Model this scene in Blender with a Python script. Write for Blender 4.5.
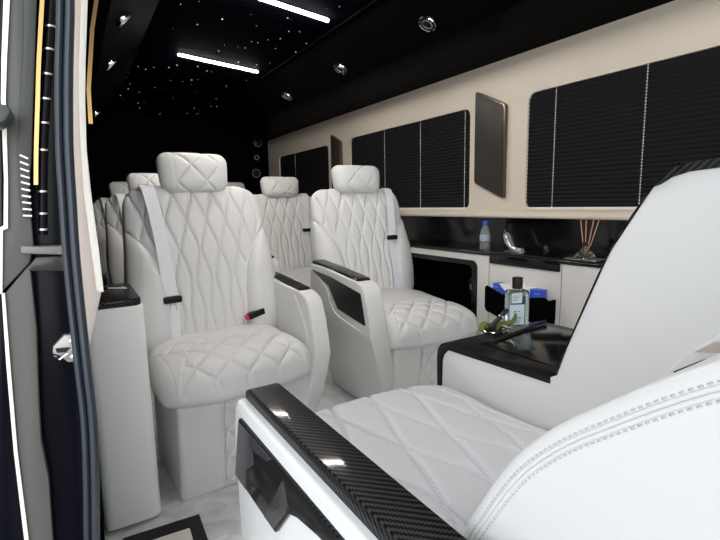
import bpy, bmesh, math, random
import numpy as np
from mathutils import Matrix, Vector
PI = math.pi
random.seed(7)
for o in list(bpy.data.objects): bpy.data.objects.remove(o)
scene = bpy.context.scene
C = scene.collection

# ------------------------------------------------------------------ camera
cam = bpy.data.cameras.new('camera'); camo = bpy.data.objects.new('camera', cam); C.objects.link(camo)
cam.sensor_width = 36; cam.lens = 462/720*36; cam.clip_start = 0.02; cam.clip_end = 100
CX = Vector((0.84798, -0.52966, -0.01956)); FW = Vector((0.52195, 0.84091, -0.14297))
FW.normalize(); CX = (CX - FW*CX.dot(FW)).normalized(); UP = CX.cross(FW)
camo.matrix_world = Matrix(((CX.x, UP.x, -FW.x, 0), (CX.y, UP.y, -FW.y, 0), (CX.z, UP.z, -FW.z, 1.08), (0, 0, 0, 1)))
scene.camera = camo

# ------------------------------------------------------------------ light and exposure
world = bpy.data.worlds.new('world'); scene.world = world; world.use_nodes = True
bgn = world.node_tree.nodes['Background']; bgn.inputs[0].default_value = (0.94, 0.965, 1.0, 1); bgn.inputs[1].default_value = 1.9
_wn = world.node_tree; _tc = _wn.nodes.new('ShaderNodeTexCoord'); _sp = _wn.nodes.new('ShaderNodeSeparateXYZ'); _wn.links.new(_tc.outputs['Generated'], _sp.inputs[0])
_mr = _wn.nodes.new('ShaderNodeMapRange'); _mr.inputs['From Min'].default_value = .55; _mr.inputs['From Max'].default_value = -1.0
_mr.inputs['To Min'].default_value = .40; _mr.inputs['To Max'].default_value = 3.9          # brighter sky ahead of the van than beside it
_wn.links.new(_sp.outputs[1], _mr.inputs['Value']); _wn.links.new(_mr.outputs[0], bgn.inputs[1])
def area(name, loc, rot, sx, sy, power, col):
    l = bpy.data.lights.new(name, 'AREA'); l.shape = 'RECTANGLE'; l.size = sx; l.size_y = sy; l.energy = power; l.color = col
    o = bpy.data.objects.new(name, l); C.objects.link(o); o.location = loc; o.rotation_euler = rot; return o
scene.view_settings.view_transform = 'Standard'; scene.view_settings.look = 'None'
scene.view_settings.gamma = 1; scene.view_settings.use_curve_mapping = False
scene.view_settings.exposure = 0.27

# ------------------------------------------------------------------ materials
MATS = {}
def nmat(name, col, rough=.5, metal=0, coat=0, spec=.5, trans=0, ior=1.45, noise=0, nscale=40, bump=0, bscale=300, bdist=.0004, sheen=0):
    m = bpy.data.materials.new(name); m.use_nodes = True; nt = m.node_tree; b = nt.nodes['Principled BSDF']
    b.inputs['Base Color'].default_value = (*col, 1); b.inputs['Roughness'].default_value = rough
    b.inputs['Metallic'].default_value = metal; b.inputs['Coat Weight'].default_value = coat
    b.inputs['Coat Roughness'].default_value = .04
    b.inputs['Specular IOR Level'].default_value = spec; b.inputs['Transmission Weight'].default_value = trans
    b.inputs['IOR'].default_value = ior; b.inputs['Sheen Weight'].default_value = sheen
    tc = nt.nodes.new('ShaderNodeTexCoord')
    if noise:
        n = nt.nodes.new('ShaderNodeTexNoise'); n.inputs['Scale'].default_value = nscale; n.inputs['Detail'].default_value = 4
        nt.links.new(tc.outputs['Object'], n.inputs['Vector'])
        mx = nt.nodes.new('ShaderNodeMix'); mx.data_type = 'RGBA'
        mx.inputs['A'].default_value = (*[c*(1-noise) for c in col], 1); mx.inputs['B'].default_value = (*[min(1, c*(1+noise)) for c in col], 1)
        nt.links.new(n.outputs['Fac'], mx.inputs['Factor']); nt.links.new(mx.outputs['Result'], b.inputs['Base Color'])
    if bump:
        n = nt.nodes.new('ShaderNodeTexNoise'); n.inputs['Scale'].default_value = bscale; n.inputs['Detail'].default_value = 3
        nt.links.new(tc.outputs['Object'], n.inputs['Vector'])
        bp = nt.nodes.new('ShaderNodeBump'); bp.inputs['Strength'].default_value = bump; bp.inputs['Distance'].default_value = bdist
        nt.links.new(n.outputs['Fac'], bp.inputs['Height']); nt.links.new(bp.outputs['Normal'], b.inputs['Normal'])
    MATS[name] = m; return m
leather = nmat('cream leather', (.70, .70, .695), .38, bump=.35, bscale=420, noise=.02, nscale=6)
leather_perf = nmat('perforated cream leather', (.62, .63, .67), .45)
def _perf(m):
    nt = m.node_tree; b = nt.nodes['Principled BSDF']; L = nt.links.new
    tc = nt.nodes.new('ShaderNodeTexCoord'); sp = nt.nodes.new('ShaderNodeSeparateXYZ'); cb = nt.nodes.new('ShaderNodeCombineXYZ'); L(tc.outputs['Object'], sp.inputs[0]); L(sp.outputs[0], cb.inputs[0]); L(sp.outputs[1], cb.inputs[1])
    v = nt.nodes.new('ShaderNodeTexVoronoi'); v.inputs['Scale'].default_value = 230; v.inputs['Randomness'].default_value = 0; L(cb.outputs[0], v.inputs['Vector'])
    c = nt.nodes.new('ShaderNodeMath'); c.operation = 'LESS_THAN'; c.inputs[1].default_value = .26; L(v.outputs['Distance'], c.inputs[0])
    x = nt.nodes.new('ShaderNodeMix'); x.data_type = 'RGBA'; x.inputs['A'].default_value = (.62, .63, .67, 1); x.inputs['B'].default_value = (.48, .49, .52, 1); L(c.outputs[0], x.inputs['Factor']); L(x.outputs['Result'], b.inputs['Base Color'])
_perf(leather_perf)
shellm = nmat('cream seat shell', (.72, .72, .71), .38, bump=.15, bscale=500)
panelm = nmat('white side panel', (.72, .735, .735), .38, bump=.1, bscale=500)
wallm = nmat('cream wall leather', (.66, .585, .49), .5, bump=.25, bscale=350)
cabm = nmat('off-white cabinet leather', (.71, .69, .66), .45, bump=.2, bscale=400)
blackgloss = nmat('black gloss', (.005, .005, .006), .12)
blackleather = nmat('black leather', (.0025, .0025, .0035), .75, bump=.3, bscale=300, spec=.08, ior=1.05)
blackpaint = nmat('black car paint', (.003, .0033, .006), .25, spec=.5, ior=1.2)
valgloss = nmat('black valance gloss', (.002, .002, .0025), .3, spec=.3, ior=1.06)
plastic = nmat('black plastic', (.007, .007, .008), .4, spec=.3)
rubber = nmat('weatherstrip rubber', (.022, .028, .038), .33, bump=.4, bscale=180, bdist=.001)
chrome = nmat('chrome', (.75, .75, .76), .12, metal=1)
steel = nmat('brushed steel', (.60, .60, .58), .32, metal=1, bump=.3, bscale=90)
gold = nmat('brass strip', (.48, .32, .13), .3, metal=1)
greytrim = nmat('grey door trim', (.078, .08, .072), .55, bump=.2, bscale=300)
darktrim = nmat('charcoal door trim', (.03, .032, .033), .5)
whiteedge = nmat('white edging', (.80, .77, .69), .5)
pinktrim = nmat('beige pillar trim', (.52, .455, .41), .6, bump=.3, bscale=260)
beltm = nmat('seat belt webbing', (.80, .82, .86), .55, bump=.4, bscale=600)
blindm = nmat('black pleated fabric', (.010, .0115, .0115), .8, spec=.2)
cordm = nmat('white beaded cord', (.75, .75, .72), .4)
red = nmat('red release button', (.65, .02, .05), .35)
blue = nmat('blue plastic', (.02, .09, .55), .35)
clear = nmat('clear plastic', (.85, .90, .94), .07, trans=.84, ior=1.2)
glass = nmat('clear glass', (.97, 1, .99), .02, trans=1, ior=1.45)
liquid = nmat('pale blue liquid', (.78, .90, .93), .03, trans=.9, ior=1.33)
oil = nmat('clear fragrance oil', (.93, .92, .86), .03, trans=.95, ior=1.4)
labelm = nmat('pale blue paper label', (.62, .74, .77), .5)
ink = nmat('dark print', (.05, .07, .09), .6)
reed = nmat('rattan reed', (.55, .30, .17), .7, noise=.2, nscale=200)
olive = nmat('olive fabric', (.13, .14, .03), .7, noise=.3, nscale=150)
paper = nmat('white tissue paper', (.85, .84, .82), .8)
stitchm = nmat('stitching thread', (.50, .50, .48), .7)
seamm = nmat('light piping', (.72, .71, .69), .5)
matm = nmat('black mat', (.006, .006, .007), .6)
silver = nmat('silvery plastic', (.62, .63, .64), .22, metal=.75)
wood = nmat('brown glossy panel', (.04, .034, .030), .42, spec=.3, noise=.35, nscale=14)
wood2 = nmat('bronze edging', (.13, .10, .075), .35, metal=.8)
groundm = nmat('asphalt', (.22, .22, .22), .9, noise=.2, nscale=60)

def floor_mat():
    m = nmat('pale marbled floor', (.55, .57, .58), .28); nt = m.node_tree; b = nt.nodes['Principled BSDF']
    tc = nt.nodes.new('ShaderNodeTexCoord'); n = nt.nodes.new('ShaderNodeTexNoise'); n.inputs['Scale'].default_value = 7; n.inputs['Detail'].default_value = 9
    n.inputs['Distortion'].default_value = 1.8; r = nt.nodes.new('ShaderNodeValToRGB')
    r.color_ramp.elements[0].position = .35; r.color_ramp.elements[0].color = (.50, .53, .55, 1)
    r.color_ramp.elements[1].position = .62; r.color_ramp.elements[1].color = (.72, .73, .73, 1)
    nt.links.new(tc.outputs['Object'], n.inputs['Vector']); nt.links.new(n.outputs['Fac'], r.inputs[0]); nt.links.new(r.outputs[0], b.inputs['Base Color']); return m
floorm = floor_mat()

def carbon_mat(name, scale, ang, bright=.085):
    m = nmat(name, (.01, .01, .01), .4, coat=.35, spec=.05); nt = m.node_tree; b = nt.nodes['Principled BSDF']; L = nt.links.new
    b.inputs['Coat Roughness'].default_value = .07
    tc = nt.nodes.new('ShaderNodeTexCoord'); mp = nt.nodes.new('ShaderNodeMapping'); mp.inputs['Rotation'].default_value = (0, 0, ang)
    L(tc.outputs['Object'], mp.inputs['Vector'])
    sp = nt.nodes.new('ShaderNodeSeparateXYZ'); L(mp.outputs[0], sp.inputs[0])
    def M(op, a, bb=None):
        n = nt.nodes.new('ShaderNodeMath'); n.operation = op
        for i, v in enumerate((a, bb)):
            if v is None: continue
            if isinstance(v, (int, float)): n.inputs[i].default_value = v
            else: L(v, n.inputs[i])
        return n.outputs[0]
    xz = M('ADD', sp.outputs[0], M('MULTIPLY', sp.outputs[2], 1.0))
    u = M('FLOOR', M('MULTIPLY', xz, scale)); v = M('FLOOR', M('MULTIPLY', sp.outputs[1], scale))
    t = M('FLOORED_MODULO', M('ADD', u, v), 4.0); s = M('LESS_THAN', t, 2.0)
    r = nt.nodes.new('ShaderNodeMix'); r.data_type = 'RGBA'; r.inputs['A'].default_value = (.0015, .0015, .002, 1); r.inputs['B'].default_value = (bright, bright, bright*1.03, 1)
    L(s, r.inputs['Factor']); L(r.outputs['Result'], b.inputs['Base Color']); return m
carbon = carbon_mat('carbon fibre twill', 290, 0, .030)
carbon_fine = carbon_mat('fine carbon fibre', 340, 0, .022)

def star_mat():
    m = nmat('starlight headliner', (.0018, .0018, .0035), .8, spec=.05, ior=1.05); nt = m.node_tree; b = nt.nodes['Principled BSDF']; L = nt.links.new
    tc = nt.nodes.new('ShaderNodeTexCoord'); v = nt.nodes.new('ShaderNodeTexVoronoi'); v.inputs['Scale'].default_value = 24; v.inputs['Randomness'].default_value = 1
    L(tc.outputs['Object'], v.inputs['Vector'])
    sc = nt.nodes.new('ShaderNodeSeparateColor'); L(v.outputs['Color'], sc.inputs[0])
    a = nt.nodes.new('ShaderNodeMath'); a.operation = 'MULTIPLY'; a.inputs[1].default_value = .105; L(sc.outputs[0], a.inputs[0])
    c = nt.nodes.new('ShaderNodeMath'); c.operation = 'LESS_THAN'; L(v.outputs['Distance'], c.inputs[0]); L(a.outputs[0], c.inputs[1])
    g = nt.nodes.new('ShaderNodeMath'); g.operation = 'GREATER_THAN'; g.inputs[1].default_value = .5; L(sc.outputs[1], g.inputs[0])
    p = nt.nodes.new('ShaderNodeMath'); p.operation = 'MULTIPLY'; L(c.outputs[0], p.inputs[0]); L(g.outputs[0], p.inputs[1])
    k = nt.nodes.new('ShaderNodeMath'); k.operation = 'MULTIPLY'; k.inputs[1].default_value = 2.2; L(p.outputs[0], k.inputs[0])
    b.inputs['Emission Color'].default_value = (.9, .93, 1, 1); L(k.outputs[0], b.inputs['Emission Strength']); return m
starm = star_mat()
def emis(name, col, s):
    m = nmat(name, (.8, .8, .8), .4); b = m.node_tree.nodes['Principled BSDF']; b.inputs['Emission Color'].default_value = (*col, 1); b.inputs['Emission Strength'].default_value = s; return m
ledm = emis('warm white led strip', (1, .95, .88), 215)
alum = nmat('dark aluminium channel', (.04, .04, .04), .4, metal=.5)

def window_mat():
    return nmat('dark tinted glass', (.01, .012, .012), .05, coat=.2)
tint = window_mat()

# ------------------------------------------------------------------ mesh helpers
def finish(me, mat, smooth=True, angle=38):
    me.materials.append(mat)
    if smooth:
        me.shade_smooth(); me.set_sharp_from_angle(angle=math.radians(angle))
    return me
def link(name, me, parent=None, loc=None, rot=None):
    o = bpy.data.objects.new(name, me); C.objects.link(o)
    if parent is not None: o.parent = parent
    if loc is not None: o.location = loc
    if rot is not None: o.rotation_euler = rot
    return o
def tag(o, label, cat, group=None, kind=None):
    if label: o['label'] = label
    if cat: o['category'] = cat
    if group: o['group'] = group
    if kind: o['kind'] = kind
    return o
def thing(name, label, cat, loc=(0, 0, 0), rotz=0, group=None):
    o = bpy.data.objects.new(name, None); o.empty_display_size = .05; C.objects.link(o)
    o.location = loc; o.rotation_euler = (0, 0, rotz); return tag(o, label, cat, group)
def structure(o):
    o['kind'] = 'structure'; return o

class MB:
    def __init__(s): s.bm = bmesh.new()
    def box(s, x0, x1, y0, y1, z0, z1, M=None):
        vs = [s.bm.verts.new((x, y, z)) for x in (x0, x1) for y in (y0, y1) for z in (z0, z1)]
        for f in ((0, 1, 3, 2), (4, 6, 7, 5), (0, 4, 5, 1), (2, 3, 7, 6), (0, 2, 6, 4), (1, 5, 7, 3)): s.bm.faces.new([vs[i] for i in f])
        if M is not None: bmesh.ops.transform(s.bm, matrix=M, verts=vs)
        return s
    def prism(s, pts, axis, a0, a1, M=None):
        # pts: 2D outline in the two other axes (x,y,z order)
        def P(p, a):
            q = list(p); q.insert(axis, a); return q
        A = [s.bm.verts.new(P(p, a0)) for p in pts]; B = [s.bm.verts.new(P(p, a1)) for p in pts]
        n = len(pts); s.bm.faces.new(A); s.bm.faces.new(B[::-1])
        for i in range(n): s.bm.faces.new((A[i], B[i], B[(i+1) % n], A[(i+1) % n]))
        if M is not None: bmesh.ops.transform(s.bm, matrix=M, verts=A+B)
        return s
    def tube(s, pts, r, n=10, r2=None, closed=False, radii=None):
        pts = [Vector(p) for p in pts]; rings = []; m = len(pts); prev = None
        for i, p in enumerate(pts):
            if closed: t = pts[(i+1) % m]-pts[i-1]
            else: t = pts[min(i+1, m-1)]-pts[max(i-1, 0)]
            t.normalize()
            if prev is None:
                a = Vector((0, 1, 0)) if abs(t.y) < .9 else Vector((1, 0, 0))
            else: a = prev
            a = (a-t*a.dot(t)).normalized(); prev = a; b = t.cross(a)
            rr = radii[i] if radii else r
            rings.append([s.bm.verts.new(p+a*rr*math.cos(2*PI*k/n)+b*(r2/r*rr if r2 else rr)*math.sin(2*PI*k/n)) for k in range(n)])
        for i in range(m if closed else m-1):
            A, B = rings[i], rings[(i+1) % m]
            for k in range(n): s.bm.faces.new((A[k], A[(k+1) % n], B[(k+1) % n], B[k]))
        if not closed: s.bm.faces.new(rings[0][::-1]); s.bm.faces.new(rings[-1])
        return s
    def lathe(s, prof, c=(0, 0, 0), n=28, M=None):
        new = []; rings = []
        for r, z in prof:
            if r < 1e-6: v = s.bm.verts.new((c[0], c[1], c[2]+z)); rings.append([v]); new.append(v)
            else:
                ring = [s.bm.verts.new((c[0]+r*math.cos(2*PI*k/n), c[1]+r*math.sin(2*PI*k/n), c[2]+z)) for k in range(n)]; rings.append(ring); new += ring
        for A, B in zip(rings, rings[1:]):
            for k in range(n):
                a, a2, b, b2 = A[k % len(A)], A[(k+1) % len(A)], B[k % len(B)], B[(k+1) % len(B)]
                f = [a, a2, b2, b]; f = [v for i, v in enumerate(f) if v not in f[:i]]
                if len(f) > 2: s.bm.faces.new(f)
        if M is not None: bmesh.ops.transform(s.bm, matrix=M, verts=new)
        return s
    def strip(s, pts, wdir, w, t, ndir):
        # a band of width w (along wdir) and thickness t (along ndir)
        wd = Vector(wdir).normalized(); rings = []
        for i, p in enumerate(pts):
            p = Vector(p); nd = Vector(ndir(i) if callable(ndir) else ndir).normalized()
            rings.append([s.bm.verts.new(p+wd*a*w/2+nd*b*t/2) for a, b in ((-1, -1), (1, -1), (1, 1), (-1, 1))])
        for A, B in zip(rings, rings[1:]):
            for k in range(4): s.bm.faces.new((A[k], A[(k+1) % 4], B[(k+1) % 4], B[k]))
        s.bm.faces.new(rings[0][::-1]); s.bm.faces.new(rings[-1]); return s
    def bevel(s, w, seg=3, ang=30):
        bmesh.ops.recalc_face_normals(s.bm, faces=s.bm.faces)
        es = [e for e in s.bm.edges if e.is_manifold and e.calc_face_angle(0) > math.radians(ang)]
        bmesh.ops.bevel(s.bm, geom=es, offset=w, segments=seg, profile=.5, affect='EDGES', clamp_overlap=True); return s
    def build(s, name, mat, parent=None, smooth=True, angle=38, M=None):
        bmesh.ops.recalc_face_normals(s.bm, faces=s.bm.faces)
        me = bpy.data.meshes.new(name)
        if M is not None: s.bm.transform(M)
        s.bm.to_mesh(me); s.bm.free(); finish(me, mat, smooth, angle)
        return link(name, me, parent)

def rrect(x0, x1, y0, y1, r, n=6):
    out = []
    for cx, cy, a in ((x1-r, y1-r, 0), (x0+r, y1-r, 90), (x0+r, y0+r, 180), (x1-r, y0+r, 270)):
        for k in range(n+1):
            t = math.radians(a+90*k/n); out.append((cx+r*math.cos(t), cy+r*math.sin(t)))
    return out
def rpoly(pts, r, n=5):
    out = []; m = len(pts)
    for i in range(m):
        p = Vector(pts[i]); a = (Vector(pts[i-1])-p); b = (Vector(pts[(i+1) % m])-p)
        rr = r[i] if isinstance(r, (list, tuple)) else r
        if rr <= 0: out.append(tuple(p)); continue
        d = min(rr, a.length*.48, b.length*.48); A = p+a.normalized()*d; B = p+b.normalized()*d
        for k in range(n+1):
            t = k/n; q = A*(1-t)**2+p*2*t*(1-t)+B*t*t; out.append(tuple(q))
    return out
def smoothpath(pts, n=6):
    # Catmull-Rom
    P = [Vector(p) for p in pts]; P = [P[0]*2-P[1]]+P+[P[-1]*2-P[-2]]; out = []
    for i in range(1, len(P)-2):
        for k in range(n):
            t = k/n; a, b, c, d = P[i-1:i+3]
            out.append(.5*((2*b)+(c-a)*t+(2*a-5*b+4*c-d)*t*t+(3*b-a-3*c+d)*t**3))
    out.append(P[-2]); return [tuple(v) for v in out]

def holed_panel(name, outline, holes, x0, x1, mat, parent=None):
    """a flat panel in the YZ plane with real openings"""
    cu = bpy.data.curves.new(name, 'CURVE'); cu.dimensions = '2D'; cu.fill_mode = 'BOTH'; cu.extrude = abs(x1-x0)/2
    for loop in [outline]+holes:
        sp = cu.splines.new('POLY'); sp.points.add(len(loop)-1); sp.use_cyclic_u = True
        for i, (y, z) in enumerate(loop): sp.points[i].co = (y, z, 0, 1)
    t = bpy.data.objects.new('tmp', cu); C.objects.link(t)
    dg = bpy.context.evaluated_depsgraph_get(); me = bpy.data.meshes.new_from_object(t.evaluated_get(dg))
    bpy.data.objects.remove(t)
    me.transform(Matrix(((0, 0, 1, (x0+x1)/2), (1, 0, 0, 0), (0, 1, 0, 0), (0, 0, 0, 1))))
    me.materials.clear(); finish(me, mat, True, 30); me.name = name
    return link(name, me, parent)

def pillow(name, mat, hw, H, tf, tb, cr, nu, nv, mapf, groove=None, p=3.2, q=3.2, parent=None, fwd=None, ends=(1, 1)):
    """closed cushion: front and back sheets over an outline, quilting pressed into the front"""
    s = np.linspace(-1, 1, nu); sv = np.linspace(-1, 1, nv)
    um = np.sin(s*PI/2)*.45+s*.55; vm = np.sin(sv*PI/2)*.45+sv*.55
    um[0] = -1; um[-1] = 1; vm[0] = -1; vm[-1] = 1
    U, V = np.meshgrid(um, vm)                                       # rows: v
    h = (V+1)/2*H
    w = np.vectorize(hw)(h)
    dl = np.clip(cr-h, 0, cr); dh = np.clip(cr-(H-h), 0, cr); d = np.maximum(dl, dh)
    weff = w-cr+np.sqrt(np.maximum(cr*cr-d*d, 0))
    X = U*weff
    eu = np.maximum(1-np.abs(U)**p, 0)**(1/p); ev = np.maximum(1-np.abs(V)**q, 0)**(1/q)
    T = eu*ev
    def sheet(off, ext):
        return mapf(X, off+ext, h)
    ex = 0 if fwd is None else fwd(X, h)*T
    F = sheet(T*tf, ex); B = sheet(-T*tb, 0*X)
    F = np.stack(F, -1); B = np.stack(B, -1)
    if groove is not None:
        du = np.gradient(F, axis=1); dv = np.gradient(F, axis=0)
        n = np.cross(du, dv); n /= (np.linalg.norm(n, axis=-1, keepdims=True)+1e-12)
        mid = F[nv//2, nu//2]-B[nv//2, nu//2]
        if np.dot(n[nv//2, nu//2], mid) < 0: n = -n
        c = F[:, nu//2]; L = np.concatenate([[0], np.cumsum(np.linalg.norm(np.diff(c, axis=0), axis=1))])
        Lh = np.repeat(L[:, None], nu, 1)
        fade = np.clip(T*2.2, 0, 1)
        F = F+n*(groove(X, h, Lh)*fade)[..., None]
    verts = F.reshape(-1, 3).tolist(); idx = np.arange(nu*nv).reshape(nv, nu); bi = idx.copy()
    k = len(verts); binner = B[1:-1, 1:-1].reshape(-1, 3).tolist(); verts += binner
    bi[1:-1, 1:-1] = k+np.arange(len(binner)).reshape(nv-2, nu-2)
    q1 = np.stack([idx[:-1, :-1], idx[:-1, 1:], idx[1:, 1:], idx[1:, :-1]], -1).reshape(-1, 4)
    q2 = np.stack([bi[:-1, :-1], bi[1:, :-1], bi[1:, 1:], bi[:-1, 1:]], -1).reshape(-1, 4)
    me = bpy.data.meshes.new(name); me.from_pydata(verts, [], np.concatenate([q1, q2]).tolist()); me.validate()
    bm = bmesh.new(); bm.from_mesh(me); bmesh.ops.recalc_face_normals(bm, faces=bm.faces); bm.to_mesh(me); bm.free()
    finish(me, mat, True, 75)
    return link(name, me, parent)

def gline(d, w, depth): return -depth*np.exp(-(d/w)**2)
def ogee(x, h, spacing, amp, period, n, width, depth, phase=0, xc=0, wide=1.0, tri=.45):
    out = np.full_like(x, 9.)
    for i in range(n):
        cw = np.cos(2*PI*h/period+phase); cw = (1-tri)*cw+tri*(1-2*np.arccos(np.clip(cw, -1, 1))/PI)
        xi = xc+(i-(n-1)/2)*spacing+(-1)**i*amp*cw
        out = np.minimum(out, np.abs(x-xi))
    return gline(out, width, depth)-depth*wide*np.exp(-(out/(width*3.4))**2), out
def step(a, e): return 1/(1+np.exp(-a/e))

# ------------------------------------------------------------------ the setting
W = 2.05; YR = 5.30; YF = -1.7
f_ = structure(MB().box(-.02, W+.1, YF, YR+.1, -.06, 0).build('floor', floorm, smooth=False))
c_ = structure(MB().box(-.02, W+.1, YF, YR+.1, 2.02, 2.08).build('ceiling', starm, smooth=False))
wins = [(3.81, 4.98, 1.05, 1.61), (2.04, 3.42, 1.030, 1.62), (.28, 1.635, 1.030, 1.62)]
holes = [rrect(a, b, c, d, .045) for a, b, c, d in wins]
structure(holed_panel('wall_right', [(YF, 1.015), (YR, 1.015), (YR, 1.90), (YF, 1.90)], holes, W, W+.03, wallm))
structure(MB().box(W, W+.05, YF, YR, 0, 1.015).build('wall_right_lower', blackgloss, smooth=False))
structure(MB().box(W+.05, W+.08, YF, YR, 1.0, 2.02).build('wall_right_outer', blackpaint, smooth=False))
structure(MB().box(0, W+.1, YR, YR+.05, 0, 2.02).build('wall_rear', blackleather, smooth=False))
structure(MB().box(-.02, W+.1, YF-.05, YF, 0, .72).box(-.02, W+.1, YF-.05, YF, 1.97, 2.02).box(-.02, .08, YF-.05, YF, .72, 1.97).box(W-.05, W+.1, YF-.05, YF, .72, 1.97).build('wall_front', blackleather, smooth=False))
structure(MB().box(-.05, .0, 1.45, YR, 0, 2.02).build('wall_left', blackleather, smooth=False))
structure(MB().box(-.04, .0, YF, -.55, 0, 2.02).build('wall_left_front', blackleather, smooth=False))
structure(MB().box(-3.5, 6, -5, 9, -.62, -.55).build('ground', groundm, smooth=False))
# window sill lip and overhead valances
structure(MB().prism(rpoly([(W+.001, .985), (W-.035, .985), (W-.04, 1.0), (W-.022, 1.022), (W+.001, 1.03)], .006, 3), 1, YF, YR).build('trim_1', wallm))
structure(MB().prism([(1.33, 2.02), (1.34, 2.015), (1.60, 1.865), (1.61, 1.862), (W+.03, 1.826), (W+.03, 2.02)], 1, YF, YR).build('trim_2', valgloss, angle=8))
structure(MB().prism([(.0, 2.02), (.0, 1.70), (.17, 1.715), (.43, 2.0), (.44, 2.02)], 1, 1.45, YR).build('trim_3', blackleather, angle=20))
structure(MB().box(1.30, 1.325, YF, YR, 2.008, 2.02).build('trim_4', blackleather, smooth=False))
for i, (a, b, c, d) in enumerate(wins):
    structure(MB().prism(rrect(a-.015, b+.015, c-.015, d+.015, .045), 0, W+.034, W+.042).build('window_%d' % (i+1), tint))

# ------------------------------------------------------------------ pleated blinds
blabs = ['black pleated blind in the rearmost window, behind the far seats', 'black pleated blind with beaded cords behind the second seat by the window wall', 'wide black pleated blind with two beaded cords above the reed diffuser']
cords = [[(4.55)], [2.924, 2.503, 2.085], [1.474, 1.053, .62]]
for i, (a, b, c, d) in enumerate(wins):
    t = thing('window_blind', blabs[i], 'blind', (W, (a+b)/2, c), 0)
    m = MB(); nz = int((d-c+.02)/.02); x0 = .017; ring = []
    prof = []
    for k in range(nz+1):
        z = -.01+k*.02; prof += [(x0, z), (x0-.007, z+.010)]
    prof = prof+[(x0+.008, prof[-1][1]), (x0+.008, -.01)]
    m.prism(prof, 1, a-(a+b)/2-.012, b-(a+b)/2+.012); m.build('pleats', blindm, t, smooth=False)
    if i: MB().box(.004, .012, a-(a+b)/2+.008, b-(a+b)/2-.008, -.002, .012).bevel(.002, 2).build('bottom_rail', whiteedge, t)
    for y in cords[i]:
        mm = MB(); n = int((d-c)/.013)
        mm.tube([(.004, y-(a+b)/2, .01), (.004, y-(a+b)/2, d-c-.005)], .0007, 5)
        for k in range(n):
            mm.lathe([(0, -.0033), (.0024, -.002), (.0033, 0), (.0024, .002), (0, .0033)], (.004, y-(a+b)/2, .014+k*.013), 6)
        mm.build('beaded_cord', cordm, t)

# slanted brown panels between the windows
def pillar_panel(y0, y1, zt0, zt1, zb0, zb1, label):
    t = thing('pillar_panel', label, 'panel', (W, y0, zb0), 0, None)
    pts = [(0, zt0-zb0), (y1-y0, zt1-zb0), (y1-y0, zb1-zb0), (0, 0)]
    MB().prism(rpoly(pts, .02), 0, -.022, .001).bevel(.004, 2).build('edge_frame', wood2, t)
    c = Vector((sum(p[0] for p in pts)/4, sum(p[1] for p in pts)/4))
    q = [((p[0]-c.x)*.90+c.x, (p[1]-c.y)*.975+c.y) for p in pts]
    MB().prism(rpoly(q, .018), 0, -.027, -.018).bevel(.003, 2).build('face', wood, t)
pillar_panel(1.982, 1.762, 1.700, 1.590, 1.185, 1.088, 'large slanted brown glossy panel on the wall between the two nearest windows')
pillar_panel(3.72, 3.55, 1.69, 1.61, 1.18, 1.09, 'small distant slanted brown panel beside the rearmost window')

# ------------------------------------------------------------------ ceiling lights and air vents
def led(p0, p1, label):
    p0, p1 = Vector(p0), Vector(p1); d = p1-p0; a = math.atan2(d.y, d.x); L = d.length
    t = thing('led_light', label, 'ceiling light', p0, a, None)
    MB().box(-.008, L+.008, -.016, .016, -.006, .0).bevel(.002, 2).build('housing', alum, t)
    MB().prism(rrect(0, L, -.0065, .0065, .004), 2, -.016, -.004).bevel(.003, 2).build('diffuser', ledm, t)
led((.66, 3.14, 2.02), (1.215, 3.275, 2.02), 'farther of the two thin glowing light strips on the starry black ceiling')
led((.62, 1.02, 2.02), (1.215, 1.142, 2.02), 'light strip overhead in front of the nearer one, above the picture')  # unseen strip added forward of the visible pair to brighten the cabin
led((.62, 2.10, 2.02), (1.215, 2.222, 2.02), 'nearer glowing light strip on the ceiling, at the top edge of the photo')

def vent(loc, M3, label, grp, r=.045):
    t = thing('air_vent', label, 'air vent', loc, 0, grp); t.rotation_euler = M3.to_euler()
    MB().lathe([(r*.86, 0), (r*.88, .010), (r*.95, .012), (r, .008), (r*1.02, 0)]).build('ring', chrome, t)
    MB().lathe([(0, .002), (r*.88, .002), (r*.88, 0), (0, 0)]).build('backing', plastic, t)
    m = MB()
    for k in range(-2, 3):
        hwid = math.sqrt(max(.0, (r*.84)**2-(k*r*.27)**2)); m.box(-hwid, hwid, k*r*.27-.0012, k*r*.27+.0012, .002, .009)
    m.build('louvre', alum, t)
    MB().lathe([(r*.50, .006), (r*.52, .011), (r*.57, .011), (r*.59, .006)]).build('inner_ring', steel, t)
nr = Vector((-.15, 0, -.26)).normalized()
def frame_from(n, up=Vector((0, 1, 0))):
    x = up.cross(n).normalized(); y = n.cross(x); return Matrix((x, y, n)).transposed()
FR = frame_from(nr); sx = 1.515; zz = 2.015-(sx-1.34)*(.15/.26)
for y, l in ((1.79, 'nearest round chrome air vent in the black overhead duct above the windows'), (2.62, 'middle round chrome air vent in the black overhead duct'), (3.46, 'farthest round chrome air vent in the overhead duct, near the rear wall')):
    vent((sx, y, zz), FR, l, None)
nl = Vector((.285, 0, -.26)).normalized(); FL = frame_from(nl)
for y, l in ((2.05, 'dim round vent at top left, first on the left overhead duct'), (2.69, 'dim round vent on the left overhead duct, second from the top'), (4.1, 'dim round vent lowest on the left overhead duct')):
    vent((.235, y, 1.786), FL, l, None, .034)
RB = frame_from(Vector((0, -1, 0)), Vector((0, 0, 1)))
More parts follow.
